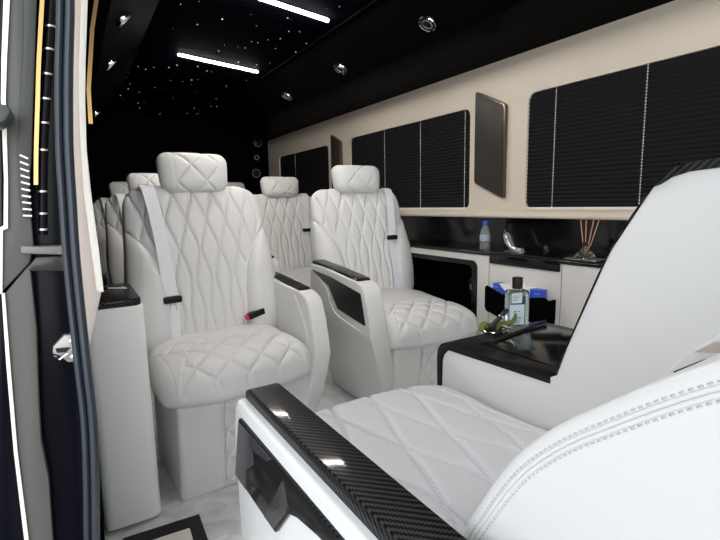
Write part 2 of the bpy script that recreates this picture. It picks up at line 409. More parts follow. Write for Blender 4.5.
for x, z, r, l in ((1.925, 1.80, .05, 'topmost round speaker on the black rear wall'), (1.905, 1.63, .028, 'small middle round speaker on the black rear wall'), (1.89, 1.45, .05, 'lowest round speaker on the black rear wall, right above the tan seat')):
    t = thing('rear_speaker', l, 'speaker', (x, YR, z), 0, None); t.rotation_euler = RB.to_euler()
    MB().lathe([(r*.86, .003), (r*.9, .012), (r*.98, .012), (r, 0)]).build('rim', steel, t)
    MB().lathe([(0, .012), (r*.4, .009), (r*.9, .003), (r*.9, 0), (0, 0)]).build('cone', plastic, t)
# round speaker on the dark left wall behind the pillar
t = thing('wall_speaker', 'dark round speaker pod on the left wall beside the door pillar', 'speaker', (.0, 3.6, 1.36), 0)
t.rotation_euler = frame_from(Vector((1, 0, 0)), Vector((0, 0, 1))).to_euler()
MB().lathe([(0, .05), (.06, .055), (.085, .04), (.10, .02), (.105, 0), (0, 0)]).build('pod', nmat('dark grey speaker pod', (.03, .03, .033), .5), t)
MB().lathe([(.05, .056), (.055, .062), (.06, .056)]).build('rim', steel, t)

# ------------------------------------------------------------------ seats
def hw_back(H):
    pts = [(0, .300), (.08, .318), (.20, .328), (.33, .326), (.45, .314), (.55, .306), (.64, .298), (H, .288)]
    xs = [p[0] for p in pts]; ys = [p[1] for p in pts]
    return lambda h: float(np.interp(h, xs, ys))
REC = math.atan2(.17, .69); BZ = .455; BY = .40; BH = .735
def back_map(x, off, h):
    return x, BY+h*math.sin(REC)-off*math.cos(REC), BZ+h*math.cos(REC)+off*math.sin(REC)
def bolster_x(h): return np.interp(h, [0, .12, .25, .34, .42, .49, .56, .8], [.150, .150, .156, .172, .205, .258, .33, .5])
def back_fwd(x, h):
    d = np.abs(x)-bolster_x(h); return .034*step(d-.02, .014)*np.interp(h, [0, .1, .35, .55], [.9, 1.4, 1.5, .3])
def back_groove(x, h, L):
    xb = bolster_x(h); inside = step(xb-.012-np.abs(x), .003)
    amp = np.interp(h, [0, .12, .30, .42, .55, .8], [.005, .006, .010, .0175, .0205, .0205])
    g, _ = ogee(x, h-.03, .043, amp, .27, 13, .0034, .0075)
    fr = .55+.45*step(h-.2, .05)
    return g*inside*fr+gline(np.abs(x)-xb, .0045, .008)-.006*np.exp(-((np.abs(x)-xb)/.016)**2)
def cush_groove(x, h, L):
    L = L-.055
    xb = np.interp(L, [0, .05, .14, .26, .36, .5], [.25, .235, .20, .235, .30, .4]); inside = step(xb-np.abs(x), .003)*step(.31-L, .012)
    a = np.abs(((x/.125+L/.135) % 1)-.5); b = np.abs(((x/.125-L/.135) % 1)-.5)
    d = (.5-np.maximum(a, b))*.092
    g = gline(d, .0036, .0075)-.008*np.exp(-(d/.015)**2)
    side = gline(np.abs(x)-.262, .004, .005)*step(.30-L, .02)
    return g*inside+gline(np.abs(x)-xb, .0035, .005)*step(.33-L, .01)+gline(L-.315-.3*x*x, .004, .004)*step(.26-np.abs(x), .004)+side*.5
def cush_groove_fg(x, h, L):
    Ls = L*.9
    amp = .031; g, _ = ogee(x+.03, Ls+.03, .062, amp, .36, 11, .0030, .0062, wide=.55, tri=.8)
    xb = np.interp(L, [0, .1, .2, .3, .6], [.14, .19, .215, .235, .25]); inside = step(xb-np.abs(x), .003)
    g2 = gline((np.abs(x-.03+.2*(L-.25))-.11), .0035, .002)
    return (g)*inside+gline(np.abs(x)-xb, .0035, .0055)
def head_groove(x, h, L):
    a = np.abs(((x/.13+L/.15+.18) % 1)-.5); b = np.abs(((x/.13-L/.15+.18) % 1)-.5)
    d = (.5-np.maximum(a, b))*.098
    return (gline(d, .0034, .0055)-.004*np.exp(-(d/.011)**2))*step(.085-np.abs(x), .004)+gline(np.abs(x)-.092, .003, .0012)

def backrest_part(parent, low=False, bs=0):
    nu, nv = (110, 120) if low else (230, 230)
    return pillow('backrest', leather, hw_back(BH), BH, .070, .075, .085, nu, nv, lambda x, o, h: (back_map(x, o, h)[0], back_map(x, o, h)[1]+bs, back_map(x, o, h)[2]), back_groove, p=3.0, q=3.6, parent=parent, fwd=back_fwd)
def headrest_part(parent, low=False, bs=0):
    nu = 60 if low else 130
    HH = .172; cz, cy = 1.142, .522+bs
    def mp(x, off, h):
        bow = .25*x*x
        return x, cy+h*.16-off+bow*.8, cz+h+off*.12
    return pillow('headrest', leather, lambda h: .142+.014*h/.17, HH, .055, .05, .05, nu, nu, mp, head_groove, p=2.8, q=2.8, parent=parent)
def cushion_part(parent, fg=False, low=False, bs=0):
    nu, nv = (90, 80) if low else ((330, 260) if fg else (230, 220))
    D = .50+bs if not fg else .56
    def mp(x, off, h):
        sag = -.016*np.exp(-(x/.17)**2)*np.clip((h-.12)/.2, 0, 1)
        rise = .018*np.clip(1-h/.35, 0, 1)
        front = .03*np.cos(np.clip(np.abs(x)/.30, 0, 1)*PI/2)
        return x, h-front*(1-h/D), (.460 if fg else .395)+off+sag*.6+rise+.02*np.clip((h-.25)/.2, 0, 1)
    mat = leather_perf if fg else leather
    return pillow('cushion', mat, lambda h: .296 if not fg else .298, D, .153 if not fg else .088, .065 if not fg else .08, .07, nu, nv, mp, cush_groove_fg if fg else cush_groove, p=3.6, q=3.2, parent=parent)
def base_part(parent):
    m = MB(); m.prism(rrect(-.258, .272, .045, .46, .02), 2, .0, .40); m.bevel(.008, 2)
    for v in m.bm.verts:
        if v.co.y < .2: v.co.y += -.030+(.4-v.co.z)*.10
    b = m.build('base', shellm, parent)
    # quilted centre stripe framed by piping
    def mp(x, off, h): return x, .043-off-.030+(.38-h)*.10, .02+h
    g = lambda x, h, L: (lambda d: gline(d, .0035, .004)-.004*np.exp(-(d/.01)**2))((.5-np.maximum(np.abs(((x/.08+h/.11) % 1)-.5), np.abs(((x/.08-h/.11) % 1)-.5)))*.065)
    pillow('quilted_stripe', leather, lambda h: .095, .36, .010, .004, .004, 90, 160, mp, g, p=8, q=10, parent=b)
    for s in (-1, 1): MB().tube([(s*.103, .040-.030+.039, .012), (s*.103, .040-.030, .395)], .004, 8).build('piping', seamm, b)
    return b
def back_y(z, x=0, off=.085):
    h = (z-BZ)/math.cos(REC); return BY+h*math.sin(REC)-off*math.cos(REC)
def belt_part(parent, side, bs=0, lz=.70):
    if bs:
        belt_part(parent, side, 0, lz)
        for c in parent.children:
            if c.name.split('.')[0] in ('belt_webbing', 'latch_cover', 'latch_tongue'): c.data.transform(Matrix.Translation((0, bs, 0)))
        return
    # webbing from the shoulder to the latch plate, then down to the cushion
    pts = [(.205, 1.165), (.202, 1.135), (.195, 1.08), (.187, 1.0), (.180, .90)]
    if lz < .8: pts += [(.176, .80)]
    pts += [(.170, lz+.005)]
    P = []
    for i, (x, z) in enumerate(pts): P.append((side*x, back_y(z)-(.017 if i > 1 else -.01+.02*i), z))
    P = [(side*.214, back_y(1.18)+.06, 1.175)]+P
    P = smoothpath(P, 4)
    a = MB().strip(P, (1, 0, 0), .052, .003, (0, -1, .25)).build('belt_webbing', beltm, parent)
    Q = [(.170, lz-.005)]+([(.172, .78), (.174, .66)] if lz > .8 else [])+[(.175, .60), (.180, .545)]
    Q = smoothpath([(side*x, back_y(z)-(.012 if z > .56 else .0), z) for x, z in Q], 4)
    MB().strip(Q, (1, 0, 0), .050, .003, (0, -1, .25)).build('belt_webbing', beltm, parent)
    y = back_y(lz)-.022; z = lz
    MB().prism(rpoly([(side*.17-.036, z-.01), (side*.17+.036, z-.01), (side*.17+.037, z+.014), (side*.17+.028, z+.018), (side*.17-.028, z+.018), (side*.17-.037, z+.014)], .008), 1, y-.008, y+.010).bevel(.003, 2).build('latch_cover', plastic, parent)
    x = side*.17
    MB().tube([(x-.008, y, z-.008), (x-.013, y, z-.03), (x-.012, y, z-.05), (x+.012, y, z-.05), (x+.013, y, z-.03), (x+.008, y, z-.008)], .004, 6, r2=.0025, closed=True).build('latch_tongue', steel, parent)
def buckle_part(parent, x, y, z, rz):
    M = Matrix.Translation((x, y, z)) @ Matrix.Rotation(rz, 4, 'Z') @ Matrix.Rotation(-.25, 4, 'Y')
    b = MB().box(-.035, .045, -.016, .016, -.014, .014).bevel(.006, 3).build('buckle', plastic, parent, M=M)
    MB().box(-.047, -.033, -.013, .013, -.011, .011).bevel(.003, 2).build('release_button', red, b, M=M)
    return b

ARM_FRONT = [(.125, .712), (.065, .685), (.030, .60), (.005, .50), (0, .42), (.015, .30), (.05, .16), (.08, .04), (.085, 0)]
def shell_part(parent, side, outer=.365, thick=.075, foot=.27, insert=True, rim=True, cap0=.135, length=.66):
    """arm shell: an upright side wall, leaning in towards the floor, with a carbon armrest cap"""
    prof = smoothpath(ARM_FRONT, 4)+[(length, 0), (length+.02, .40), (length, .745), (.50, .742)]
    prof = [p for p in prof]
    m = MB(); m.prism(prof, 0, outer-thick, outer)
    # refine vertically so the wall can lean
    for z in (.1, .2, .3, .4, .46, .52, .6): bmesh.ops.bisect_plane(m.bm, geom=m.bm.verts[:]+m.bm.edges[:]+m.bm.faces[:], plane_co=(0, 0, z), plane_no=(0, 0, 1))
    for v in m.bm.verts:
        k = max(0, min(1, (.46-v.co.z)/.46))
        if v.co.x > outer-thick/2: v.co.x -= (outer-foot)*k
        else: v.co.x = min(v.co.x, v.co.x)-.0
        if v.co.x > outer-thick/2-(outer-foot) and v.co.z < .46: pass
    for v in m.bm.verts:
        k = max(0, min(1, (.46-v.co.z)/.46))
        if abs(v.co.x-(outer-thick)) < 1e-5: v.co.x -= (outer-foot)*k*.9
    if side < 0: 
        for v in m.bm.verts: v.co.x = -v.co.x
    bmesh.ops.recalc_face_normals(m.bm, faces=m.bm.faces)
    sh = m.bevel(.010, 3, 45).build('arm_shell', shellm, parent, angle=50)
    c = side*(outer-thick/2)
    w = thick-.012
    cap = [(cap0+.015, .700), (cap0, .708), (cap0+.015, .724), (.40, .748), (length-.01, .764), (length-.01, .742), (.4, .738)]
    MB().prism(cap, 0, c-w/2+.004, c+w/2-.004).bevel(.006, 3).build('armrest_cap', carbon, parent)
    if insert:
        xo = side*(outer+.0005); xi = side*(outer+.004)
        pts = [(.64, .715), (.42, .650), (.32, .545), (.045, .515), (.085, .662), (.40, .702)]
        MB().prism(rpoly(pts, .006, 3), 0, xo, xi).build('side_insert', blackgloss, parent)
        # recessed-looking welt round the insert
        o = smoothpath([(.655, .725), (.60, .70), (.455, .635), (.41, .565), (.35, .515), (.20, .49), (.07, .475)], 4)
        MB().tube([(side*(outer+.001), y, z) for y, z in o], .0035, 8).build('welt', shellm, parent)
    if rim:
        # inner face lip following the front edge
        o = smoothpath([(.165, .69), (.12, .63), (.075, .55), (.065, .46), (.085, .38), (.14, .335), (.25, .32), (.36, .32)], 5)
        MB().tube([(side*(outer-thick-.001), y, z) for y, z in o], .0045, 8).build('inner_lip', seamm, parent)
    return sh

LABS = {}
def make_seat(label, loc, rz, group, wide=1, belt=None, low=False, shells=((1, {}),), buckle=None, bs=0, lz=.70):
    t = thing('captain_seat', label, 'seat', loc, rz, group)
    base_part(t); cushion_part(t, low=low, bs=bs); backrest_part(t, low, bs); headrest_part(t, low, bs)
    for s in (-1, 1): MB().tube([(s*.06, .555+bs, 1.10), (s*.06, .56+bs, 1.18)], .007, 8).build('headrest_post', chrome, t)
    for c in t.children:
        if c.name.split('.')[0] in ('backrest', 'headrest'): c.scale = ((wide if c.name[0] == 'b' else 1+(wide-1)*2), 1, 1)
    for s, kw in shells: shell_part(t, s, **kw)
    if belt: belt_part(t, belt, bs, lz)
    if buckle: buckle_part(t, *buckle)
    return t
def copy_tree(o, parent=None):
    c = o.copy(); C.objects.link(c)
    if parent is not None: c.parent = parent
    for ch in o.children: copy_tree(ch, c)
    return c

s1 = make_seat('near left cream quilted seat with red belt buckle, grey belt over its left shoulder', (.515, 1.64, 0), math.radians(3), None, belt=-1, shells=((1, dict(insert=False)),), buckle=(.175, .345, .592, 0))
S2ROT = math.radians(-2)
s2 = make_seat('cream quilted seat against the window wall in front of the black niche', (1.515, 1.70, 0), S2ROT, None, wide=1.05, belt=1, bs=.27, lz=.86,
               shells=((-1, dict(outer=.400, thick=.095, foot=.27, rim=False, cap0=.125)),))
s3 = copy_tree(s2); s3.location = (1.505, 2.92, 0); s3['label'] = 'tan-looking quilted seat behind the window-wall seat, below the rearmost window'
s4 = copy_tree(s1); s4.location = (.53, 3.0, 0); s4['label'] = 'shadowed seat directly behind the near left seat, only its left edge and headrest showing'
s5 = copy_tree(s1); s5.location = (.50, 4.2, 0); s5['label'] = 'dim seat farthest back on the left, seen beside the door pillar'
s6 = copy_tree(s1); s6.location = (1.42, 4.15, 0); s6['label'] = 'dark rearmost seat whose headrest peeks out right of the near left headrest'

# ---- foreground seat facing the others
fg = thing('captain_seat', 'large foreground seat seen from behind, long carbon armrest, stitched white backrest', 'seat', (.645, 1.055, 0), PI)
cushion_part(fg, fg=True)
base_part(fg)
# arm shell towards the door (local +x)
INS = [(.908, .643), (.958, .490), (.722, .500), (.655, .578), (.621, .592), (.55, .608), (.478, .620), (.20, .625), (.20, .650)]
GLL = [(.904, .638), (.952, .494), (.882, .497), (.869, .548), (.824, .580), (.829, .610), (.738, .630), (.72, .642)]
GLM = [(.671, .628), (.772, .503), (.725, .507), (.662, .576), (.654, .589)]
def fg_arm(parent):
    outer, thick = .380, .085
    front = smoothpath([(.125, .675), (.10, .64), (.085, .56), (.085, .42), (.10, .2), (.11, 0)], 4)
    m = MB(); m.prism(front+[(.95, 0), (.95, .675)], 0, outer-thick, outer)
    m.bevel(.008, 3, 40).build('arm_shell', panelm, parent, angle=50)
    c = outer-thick/2
    cap = rpoly([(.128, .668), (.128, .690), (.150, .702), (.95, .702), (.95, .668)], [.004, .008, .02, 0, 0], 4)
    MB().prism(cap, 0, c-.041, c+.026).bevel(.011, 4).build('armrest_cap', carbon, parent)
    # side insert panel
    Y = lambda w: 1.055-w
    pts = [(Y(.925), .632), (Y(.955), .535), (Y(.80), .478), (Y(.728), .492), (Y(.66), .555), (Y(.40), .50), (Y(.10), .52), (Y(.10), .655)]
    pts = [(Y(a), b) for a, b in INS]
    ins = MB().prism(rpoly(pts, .006, 3), 0, outer-.002, outer+.006).bevel(.002, 2).build('side_insert', carbon_fine, parent)
    ins['label'] = 'dark side insert with zigzag carbon motif'
    MB().prism([(Y(a), b) for a, b in GLL], 0, outer+.005, outer+.0085).build('gloss_plate', nmat('grey gloss plate', (.05, .053, .057), .12, coat=.5), ins)
    MB().prism([(Y(a), b) for a, b in GLM], 0, outer+.005, outer+.0085).build('gloss_plate', MATS['grey gloss plate'], ins)
fg_arm(fg)
# backrest: big rounded body with stitched side panel
Yl = lambda w: 1.055-w
prof_w = [(.455, .44), (.440, .56), (.400, .637), (.362, .715), (.316, .796), (.274, .848), (.227, .892), (.139, .962), (.03, 1.025), (-.08, 1.06), (-.16, 1.04), (-.20, .95), (-.17, .75), (-.08, .5), (.05, .36), (.35, .36)]
pp = prof_w+[prof_w[0]]
sp = smoothpath(pp, 5)[:-1]
m = MB(); m.prism([(Yl(a), b) for a, b in sp], 0, -.265, .268); m.bevel(.012, 5, 50).build('backrest', panelm, fg, angle=60)
# double stitching and seam on the side panel
def inset(path, d):
    out = []
    for i in range(len(path)):
        a = Vector(path[max(i-1, 0)]); b = Vector(path[min(i+1, len(path)-1)]); t = (b-a).normalized(); out.append((path[i][0]-t.y*d*-1*-1, path[i][1]+t.x*d*-1*-1))
    return out
edge = smoothpath(prof_w[1:10], 12)
def inpath(d): return inset(edge, -d) 
test = inpath(.03)
sgn = 1 if (test[30][1] < edge[30][1]) else -1
def dense(path, stepd):
    out = [Vector(path[0])]; acc = 0
    for a, b in zip(path, path[1:]):
        a, b = Vector(a), Vector(b); L = (b-a).length; t = stepd-acc
        while t < L: out.append(a+(b-a)*t/L); t += stepd
        acc = (acc+L) % stepd
    return out
SIDE = .268
for d in (.0135, .026):
    pth = dense(inset(edge, -d*sgn), .0036); mm = MB()
    for i in range(0, len(pth)-2, 2):
        a, b = pth[i], pth[i]*.35+pth[i+1]*.65+0*pth[i]
        b = pth[i]+(pth[i+1]-pth[i])*1.15
        mm.tube([(SIDE+.0004, Yl(a.x), a.y), (SIDE+.0012, Yl((a.x+b.x)/2), (a.y+b.y)/2), (SIDE+.0004, Yl(b.x), b.y)], .0008, 5)
    mm.build('stitching', stitchm, fg)['kind'] = 'stuff'
for d, r in ((.0175, .0024), (.0222, .0024)):
    pth = inset(edge, -d*sgn)
    MB().tube([(SIDE-.0002, Yl(a), b) for a, b in pth], r, 10).build('seam_ridge', panelm, fg)

# ------------------------------------------------------------------ side pod by the door, left of the first seat
pod = thing('side_pod', 'white upholstered pod with carbon top between door pillar and near left seat', 'armrest cabinet', (.09, 1.63, 0))
MB().prism(rpoly([(-.086, 0), (.09, 0), (.09, .37), (-.086, .37)], [.03, .035, .0, .0]), 2, .015, .765).bevel(.007, 3, 40).build('body', nmat('bright white pod leather', (.84, .85, .85), .4, bump=.1, bscale=500), pod)
MB().prism(rpoly([(-.083, .004), (.084, .004), (.084, .37), (-.083, .37)], [.03, .03, 0, 0]), 2, .765, .79).bevel(.006, 3, 40).build('top', carbon, pod)
MB().tube([(-.03, .20, .80), (.0, .17, .806), (.04, .165, .803), (.055, .18, .797)], .005, 8).build('top_handle', chrome, pod)

# ------------------------------------------------------------------ console with privacy wing
con = thing('console', 'white centre console with carbon tray and tall sloping privacy wing', 'console', (.97, 1.09, 0))
cy = lambda y: y-1.09
prof = [(1.09, 0), (1.09, .585), (1.082, .612), (1.055, .628), (.70, .634), (.665, .655), (.64, .735), (.552, .965), (.475, 1.098), (.462, 1.113), (.445, 1.128), (.412, 1.138), (.36, 1.142), (-.5, 1.142), (-.5, 0)]
MB().prism([(cy(a), b) for a, b in prof], 0, 0, .035).bevel(.003, 2, 40).build('wing', panelm, con)
edgep = [(.667, .66), (.64, .738), (.552, .968), (.475, 1.101), (.462, 1.116), (.445, 1.131), (.412, 1.141), (.36, 1.145), (-.48, 1.145)]
EP = smoothpath([(.018, cy(a), b-.003) for a, b in edgep], 4)
def nrm(path):
    def f(i):
        a = Vector(path[max(i-1, 0)]); b = Vector(path[min(i+1, len(path)-1)]); t = b-a; return (0, -t.z, t.y)
    return f
MB().strip(EP, (1, 0, 0), .0375, .0035, nrm(EP)).build('wing_edge_trim', carbon, con)
MB().prism(rpoly([(.035, 0), (.45, 0), (.45, -.45), (.035, -.45)], [.0, .04, .0, .0]), 2, 0, .600).build('body', panelm, con)
topo = [(1.097, .46), (1.099, .585), (1.094, .612), (1.08, .630), (1.055, .641), (.68, .645), (.68, .628), (1.045, .617), (1.062, .600), (1.070, .580), (1.074, .46)]
MB().prism([(cy(a), b) for a, b in topo], 0, -.002, .455).bevel(.003, 2, 50).build('tray', carbon_fine, con)
MB().prism([(.45, cy(.68)), (.45, cy(.64)), (.036, cy(.64)), (.036, cy(.68))][::-1], 2, .601, .63).build('tray_back', panelm, con)
MB().prism(rrect(.07, .40, cy(.72), cy(.99), .02), 2, .640, .6475).bevel(.002, 2).build('tray_mat', blackgloss, con)
# divider bar running diagonally over the tray
MB().tube([(.105, cy(.955), .650), (.44, cy(1.02), .650)], .006, 8, r2=.005).build('divider_bar', plastic, con)
MB().lathe([(.036, .0), (.046, .0), (.048, .006), (.044, .009), (.038, .006), (.036, -.0)], (.205, cy(1.045), .645), 30).build('cup_ring', chrome, con)
MB().lathe([(0, .002), (.037, .002), (.037, 0), (0, 0)], (.205, cy(1.045), .646), 24).build('cup_well', plastic, con)
MB().prism([(cy(a), b) for a, b in [(.478, 1.098), (.462, 1.1165), (.445, 1.1325), (.412, 1.1425), (.36, 1.147), (-.48, 1.147), (-.48, 1.130), (.36, 1.130), (.412, 1.1255), (.44, 1.117), (.458, 1.105)]], 0, -.003, .002).build('wing_top_band', carbon, con)
# raised armrest pad on the inner side of the wing, seen beside the foreground backrest
pad = MB().prism([(cy(a), b) for a, b in rpoly([(.46, .60), (.44, .71), (.39, .79), (.33, .845), (.25, .88), (.10, .90), (.10, .60)], [.0, .02, .02, .02, .02, 0, 0])], 0, -.012, .001).bevel(.006, 3).build('wing_pad', panelm, con)
MB().strip([(-.013, cy(.404), .745), (-.013, cy(.36), .780), (-.013, cy(.33), .797), (-.013, cy(.12), .84)], (0, .4, 1), .008, .005, (1, 0, 0)).build('pad_slot', plastic, con)

MB().prism([(cy(a), b) for a, b in [(.375, .795), (.345, .822), (.25, .85), (.12, .868), (.12, .848), (.33, .806)]], 0, -.0145, -.010).build('pad_recess', pinktrim, con)
# ------------------------------------------------------------------ side cabinet under the windows
XC = 1.87
cab = thing('side_cabinet', 'long off-white cabinet with glossy black shelf running under the windows', 'cabinet', (XC, 1.8, 0))
yy = lambda y: y-1.8
cb = holed_panel('cabinet_front', [(yy(-.6), 0), (yy(2.85), 0), (yy(2.85), .795), (yy(-.6), .795)], [rrect(yy(1.80), yy(2.72), .40, .745, .03)], 0, .02, cabm, cab)
MB().box(.02, .175, yy(-.6), yy(1.76), 0, .79).build('carcass', plastic, cab, smooth=False)
MB().prism(rpoly([(-.006, .79), (-.010, .806), (0, .813), (.178, .813), (.178, .79)], [.004, .004, .006, 0, 0]), 1, yy(-.6), yy(2.85)).build('shelf_top', blackgloss, cab)
nf = holed_panel('niche_frame', rrect(yy(1.79), yy(2.73), .39, .755, .04), [rrect(yy(1.825), yy(2.70), .42, .728, .03)], -.008, .004, blackgloss, cab)
MB().box(.14, .15, yy(1.77), yy(2.77), .37, .79).box(.02, .15, yy(1.77), yy(1.79), .37, .79).box(.02, .15, yy(2.75), yy(2.77), .37, .79).box(.02, .15, yy(1.77), yy(2.77), .37, .39).build('niche_lining', blackleather, cab, smooth=False)
# sockets in the niche
sk = MB().prism(rrect(yy(1.90), yy(1.98), .53, .62, .008), 0, .125, .142).bevel(.003, 2).build('socket_plate', plastic, cab)
MB().lathe([(.018, 0), (.020, .006), (.024, .006), (.026, 0)], n=20, M=Matrix.Translation((.125, yy(1.94), .575)) @ Matrix.Rotation(-PI/2, 4, 'Y')).build('socket_rim', steel, sk)
# drawer and panel joints
dr = MB().box(-.008, .004, yy(1.285), yy(1.70), .752, .800).bevel(.003, 2).build('drawer', blackgloss, cab)
for y in (1.275, 1.705, .70): MB().box(-.0015, .003, yy(y), yy(y+.003), .01, .79).build('panel_joint', MATS.get('grey joint gasket') or nmat('grey joint gasket', (.25, .24, .23), .8), cab, smooth=False)
# hanging pocket with tissue box
pk = [(1.665, .637), (1.655, .646), (1.61, .632), (1.56, .615), (1.42, .618), (1.315, .638), (1.295, .63), (1.293, .528), (1.305, .515), (1.50, .50), (1.58, .495), (1.655, .515), (1.665, .53)]
MB().prism([(yy(a), b) for a, b in pk], 0, -.075, -.066).box(-.07, .001, yy(1.30), yy(1.31), .52, .62).box(-.07, .001, yy(1.65), yy(1.658), .52, .62).box(-.07, .001, yy(1.30), yy(1.655), .508, .516).build('pocket', blackleather, cab)

tb = thing('tissue_box', 'blue and white tissue box in the black pocket on the cabinet', 'tissue box', (XC-.034, 1.485, .517), 0)
MB().box(-.027, .027, -.14, .14, 0, .146).bevel(.003, 2).build('carton', blue, tb)
MB().prism(rpoly([(.10, .1475), (.06, .116), (-.04, .105), (-.09, .126), (-.085, .1475)], .01), 0, -.0285, .0285).build('white_panel', paper, tb)
m = MB()
for k in range(5):
    for y0 in (-.145, .105):
        m.strip([(-.0275, y0+.0065*i, .045+k*.02+(.008 if i % 2 else 0)) for i in range(6)], (0, 0, 1), .004, .001, (1, 0, 0))
m.build('zigzag_print', nmat('light blue print', (.18, .35, .85), .4), tb)
MB().prism([(-.03, .146), (.035, .146), (.045, .163), (.02, .158), (.0, .172), (-.02, .160), (-.04, .165)], 0, -.004, .004).build('tissue', paper, tb)

# ------------------------------------------------------------------ small things
ZS = .813
def water_bottle():
    t = thing('water_bottle', 'small clear plastic water bottle with blue cap on the black shelf', 'bottle', (1.955, 1.82, ZS))
    MB().lathe([(0, .002), (.024, 0), (.028, .005), (.028, .03), (.0265, .034), (.028, .038), (.028, .07), (.026, .095), (.018, .118), (.012, .128), (.012, .137), (0, .137)]).build('body', clear, t)
    MB().lathe([(0, .156), (.013, .156), (.014, .150), (.014, .134), (0, .134)]).build('cap', blue, t)
    MB().lathe([(.0283, .045), (.0287, .046), (.0287, .080), (.0283, .081)]).build('label_band', nmat('grey-blue label', (.38, .42, .52), .4), t)
water_bottle()
def ornament():
    t = thing('shoe_ornament', 'small silvery high-heel-shaped ornament between the bottle and the reed diffuser', 'ornament', (1.955, 1.625, ZS)); t.scale = (.78, .78, .78)
    p = smoothpath([(0, .062, .118), (0, .050, .100), (0, .030, .060), (0, .008, .030), (0, -.025, .017), (0, -.060, .013), (0, -.075, .016)], 5)
    n = len(p); rad = [.010+.010*math.sin(PI*min(1, i/(n*.55)))*(1 if i < n*.5 else .8)+.006 for i in range(n)]
    MB().tube(p, .014, 14, r2=.018, radii=rad).build('body', silver, t)
    MB().tube([(0, .062, .118), (0, .072, .140), (0, .082, .150)], .002, 7).build('antenna', chrome, t)
    MB().prism(rrect(-.03, .03, -.09, .05, .01), 2, 0, .004).build('foot_plate', silver, t)
ornament()
def diffuser():
    t = thing('reed_diffuser', 'glass reed diffuser with four rattan sticks standing on the black shelf', 'reed diffuser', (1.945, 1.215, ZS))
    MB().lathe([(0, .001), (.045, 0), (.047, .004), (.038, .022), (.022, .040), (.012, .050), (.010, .060), (.012, .064), (.0, .064)]).build('vase', glass, t)
    MB().lathe([(0, .006), (.038, .006), (.03, .022), (0, .022)]).build('oil', oil, t)
    MB().lathe([(.0, .078), (.011, .078), (.013, .074), (.013, .058), (.0, .058)]).build('collar', plastic, t)
    for dx, dy in ((0, .045), (.01, .012), (0, -.045), (.01, -.075)):
        MB().tube([(0, 0, .02), (dx*.3, dy*.3, .07), (dx*.8, dy*.72, .185)], .0022, 7).build('reed', reed, t)
    MB().prism(rrect(-.05, .05, -.075, .075, .012), 2, -.0005, .002).build('coaster', silver, t)
diffuser()
def perfume():
    t = thing('lotion_bottle', 'clear rectangular bottle with black cap and pale blue label on the console tray', 'bottle', (1.285, 1.045, .6475), math.radians(-28)); t.scale = (1.14, 1.14, 1.2)
    MB().prism(rrect(-.033, .033, -.018, .018, .008), 2, 0, .105).bevel(.006, 3, 60).build('body', glass, t)
    MB().prism(rrect(-.029, .029, -.0145, .0145, .006), 2, .005, .094).build('liquid', liquid, t)
    MB().lathe([(0, .104), (.012, .104), (.012, .112), (0, .112)]).build('neck', glass, t)
    MB().lathe([(0, .142), (.0145, .142), (.0155, .140), (.0155, .110), (0, .110)]).build('cap', plastic, t)
    MB().box(-.024, .008, -.0192, -.0182, .07, .098).build('upper_label', labelm, t, smooth=False)
    l = MB().box(-.028, .016, -.0194, -.0182, .008, .066).build('label', labelm, t, smooth=False)
    m = MB()
    for z, a, b, h in ((.045, -.016, -.008, .0022), (.045, -.004, .002, .0022), (.038, -.012, -.004, .0015), (.029, -.022, .008, .0012), (.025, -.022, .006, .0012), (.018, -.022, .004, .0012), (.014, -.022, .002, .0012)): m.box(a, b, -.0199, -.0193, z, z+h)
    m.build('print', ink, l, smooth=False)
    m = MB()
    for z in (.091, .087, .082, .078): m.box(-.021, .004-(.091-z), -.0199, -.0191, z, z+.001)
    m.build('print', ink, t, smooth=False)
perfume()
pen = thing('vape_pen', 'black stick-shaped device with silver band leaning out of the chrome cup holder', 'pen', (1.175, 1.045, .652))
A = Vector((-.02, .0, .008)); B = Vector((.050, -.01, .062))
MB().tube([A, A.lerp(B, .5), B], .010, 12, r2=.007).build('body', plastic, pen)
MB().tube([A.lerp(B, .60), A.lerp(B, .64)], .0112, 12, r2=.0082).build('band', silver, pen)
for i, (x, y, z, a, l) in enumerate(((1.155, 1.065, .652, .3, 'olive green folded strap lying left of the black stick device'), (1.205, 1.025, .655, -.5, 'olive green curled strap right of the black stick device, beside the bottle'))):
    t = thing('olive_strap', l, 'strap', (x, y, z), a)
    p = smoothpath([(-.03, 0, .0), (-.012, .006, .014), (.012, .0, .018), (.028, -.006, .028 if i else .010), (.034, -.004, .05 if i else .004)], 5)
    MB().strip(p, (0, 1, .2), .020, .006, (-.3, 0, 1)).bevel(.002, 2).build('webbing', olive, t)

# step mat on the floor near the door
mt = thing('step_mat', 'black-bordered step mat with pale centre on the floor by the door', 'mat', (.19, 1.47, 0))
MB().prism([(.10, .105), (-.14, .120), (-.15, -.30), (.085, -.30)], 2, 0, .008).bevel(.002, 2).build('border', matm, mt)
MB().prism([(.055, .045), (-.08, .055), (-.09, -.26), (.045, -.26)], 2, .006, .010).build('centre', whiteedge, mt)

# ------------------------------------------------------------------ door pillar and opened sliding door
def XZ(pts, y0, y1, name, mat, parent=None, bev=.0015, off=(0, 0, 0)):
    m = MB(); m.prism([(a-off[0], b-off[2]) for a, b in pts], 1, y0-off[1], y1-off[1])
    if bev: m.bevel(bev, 2, 50)
    return m.build(name, mat, parent)
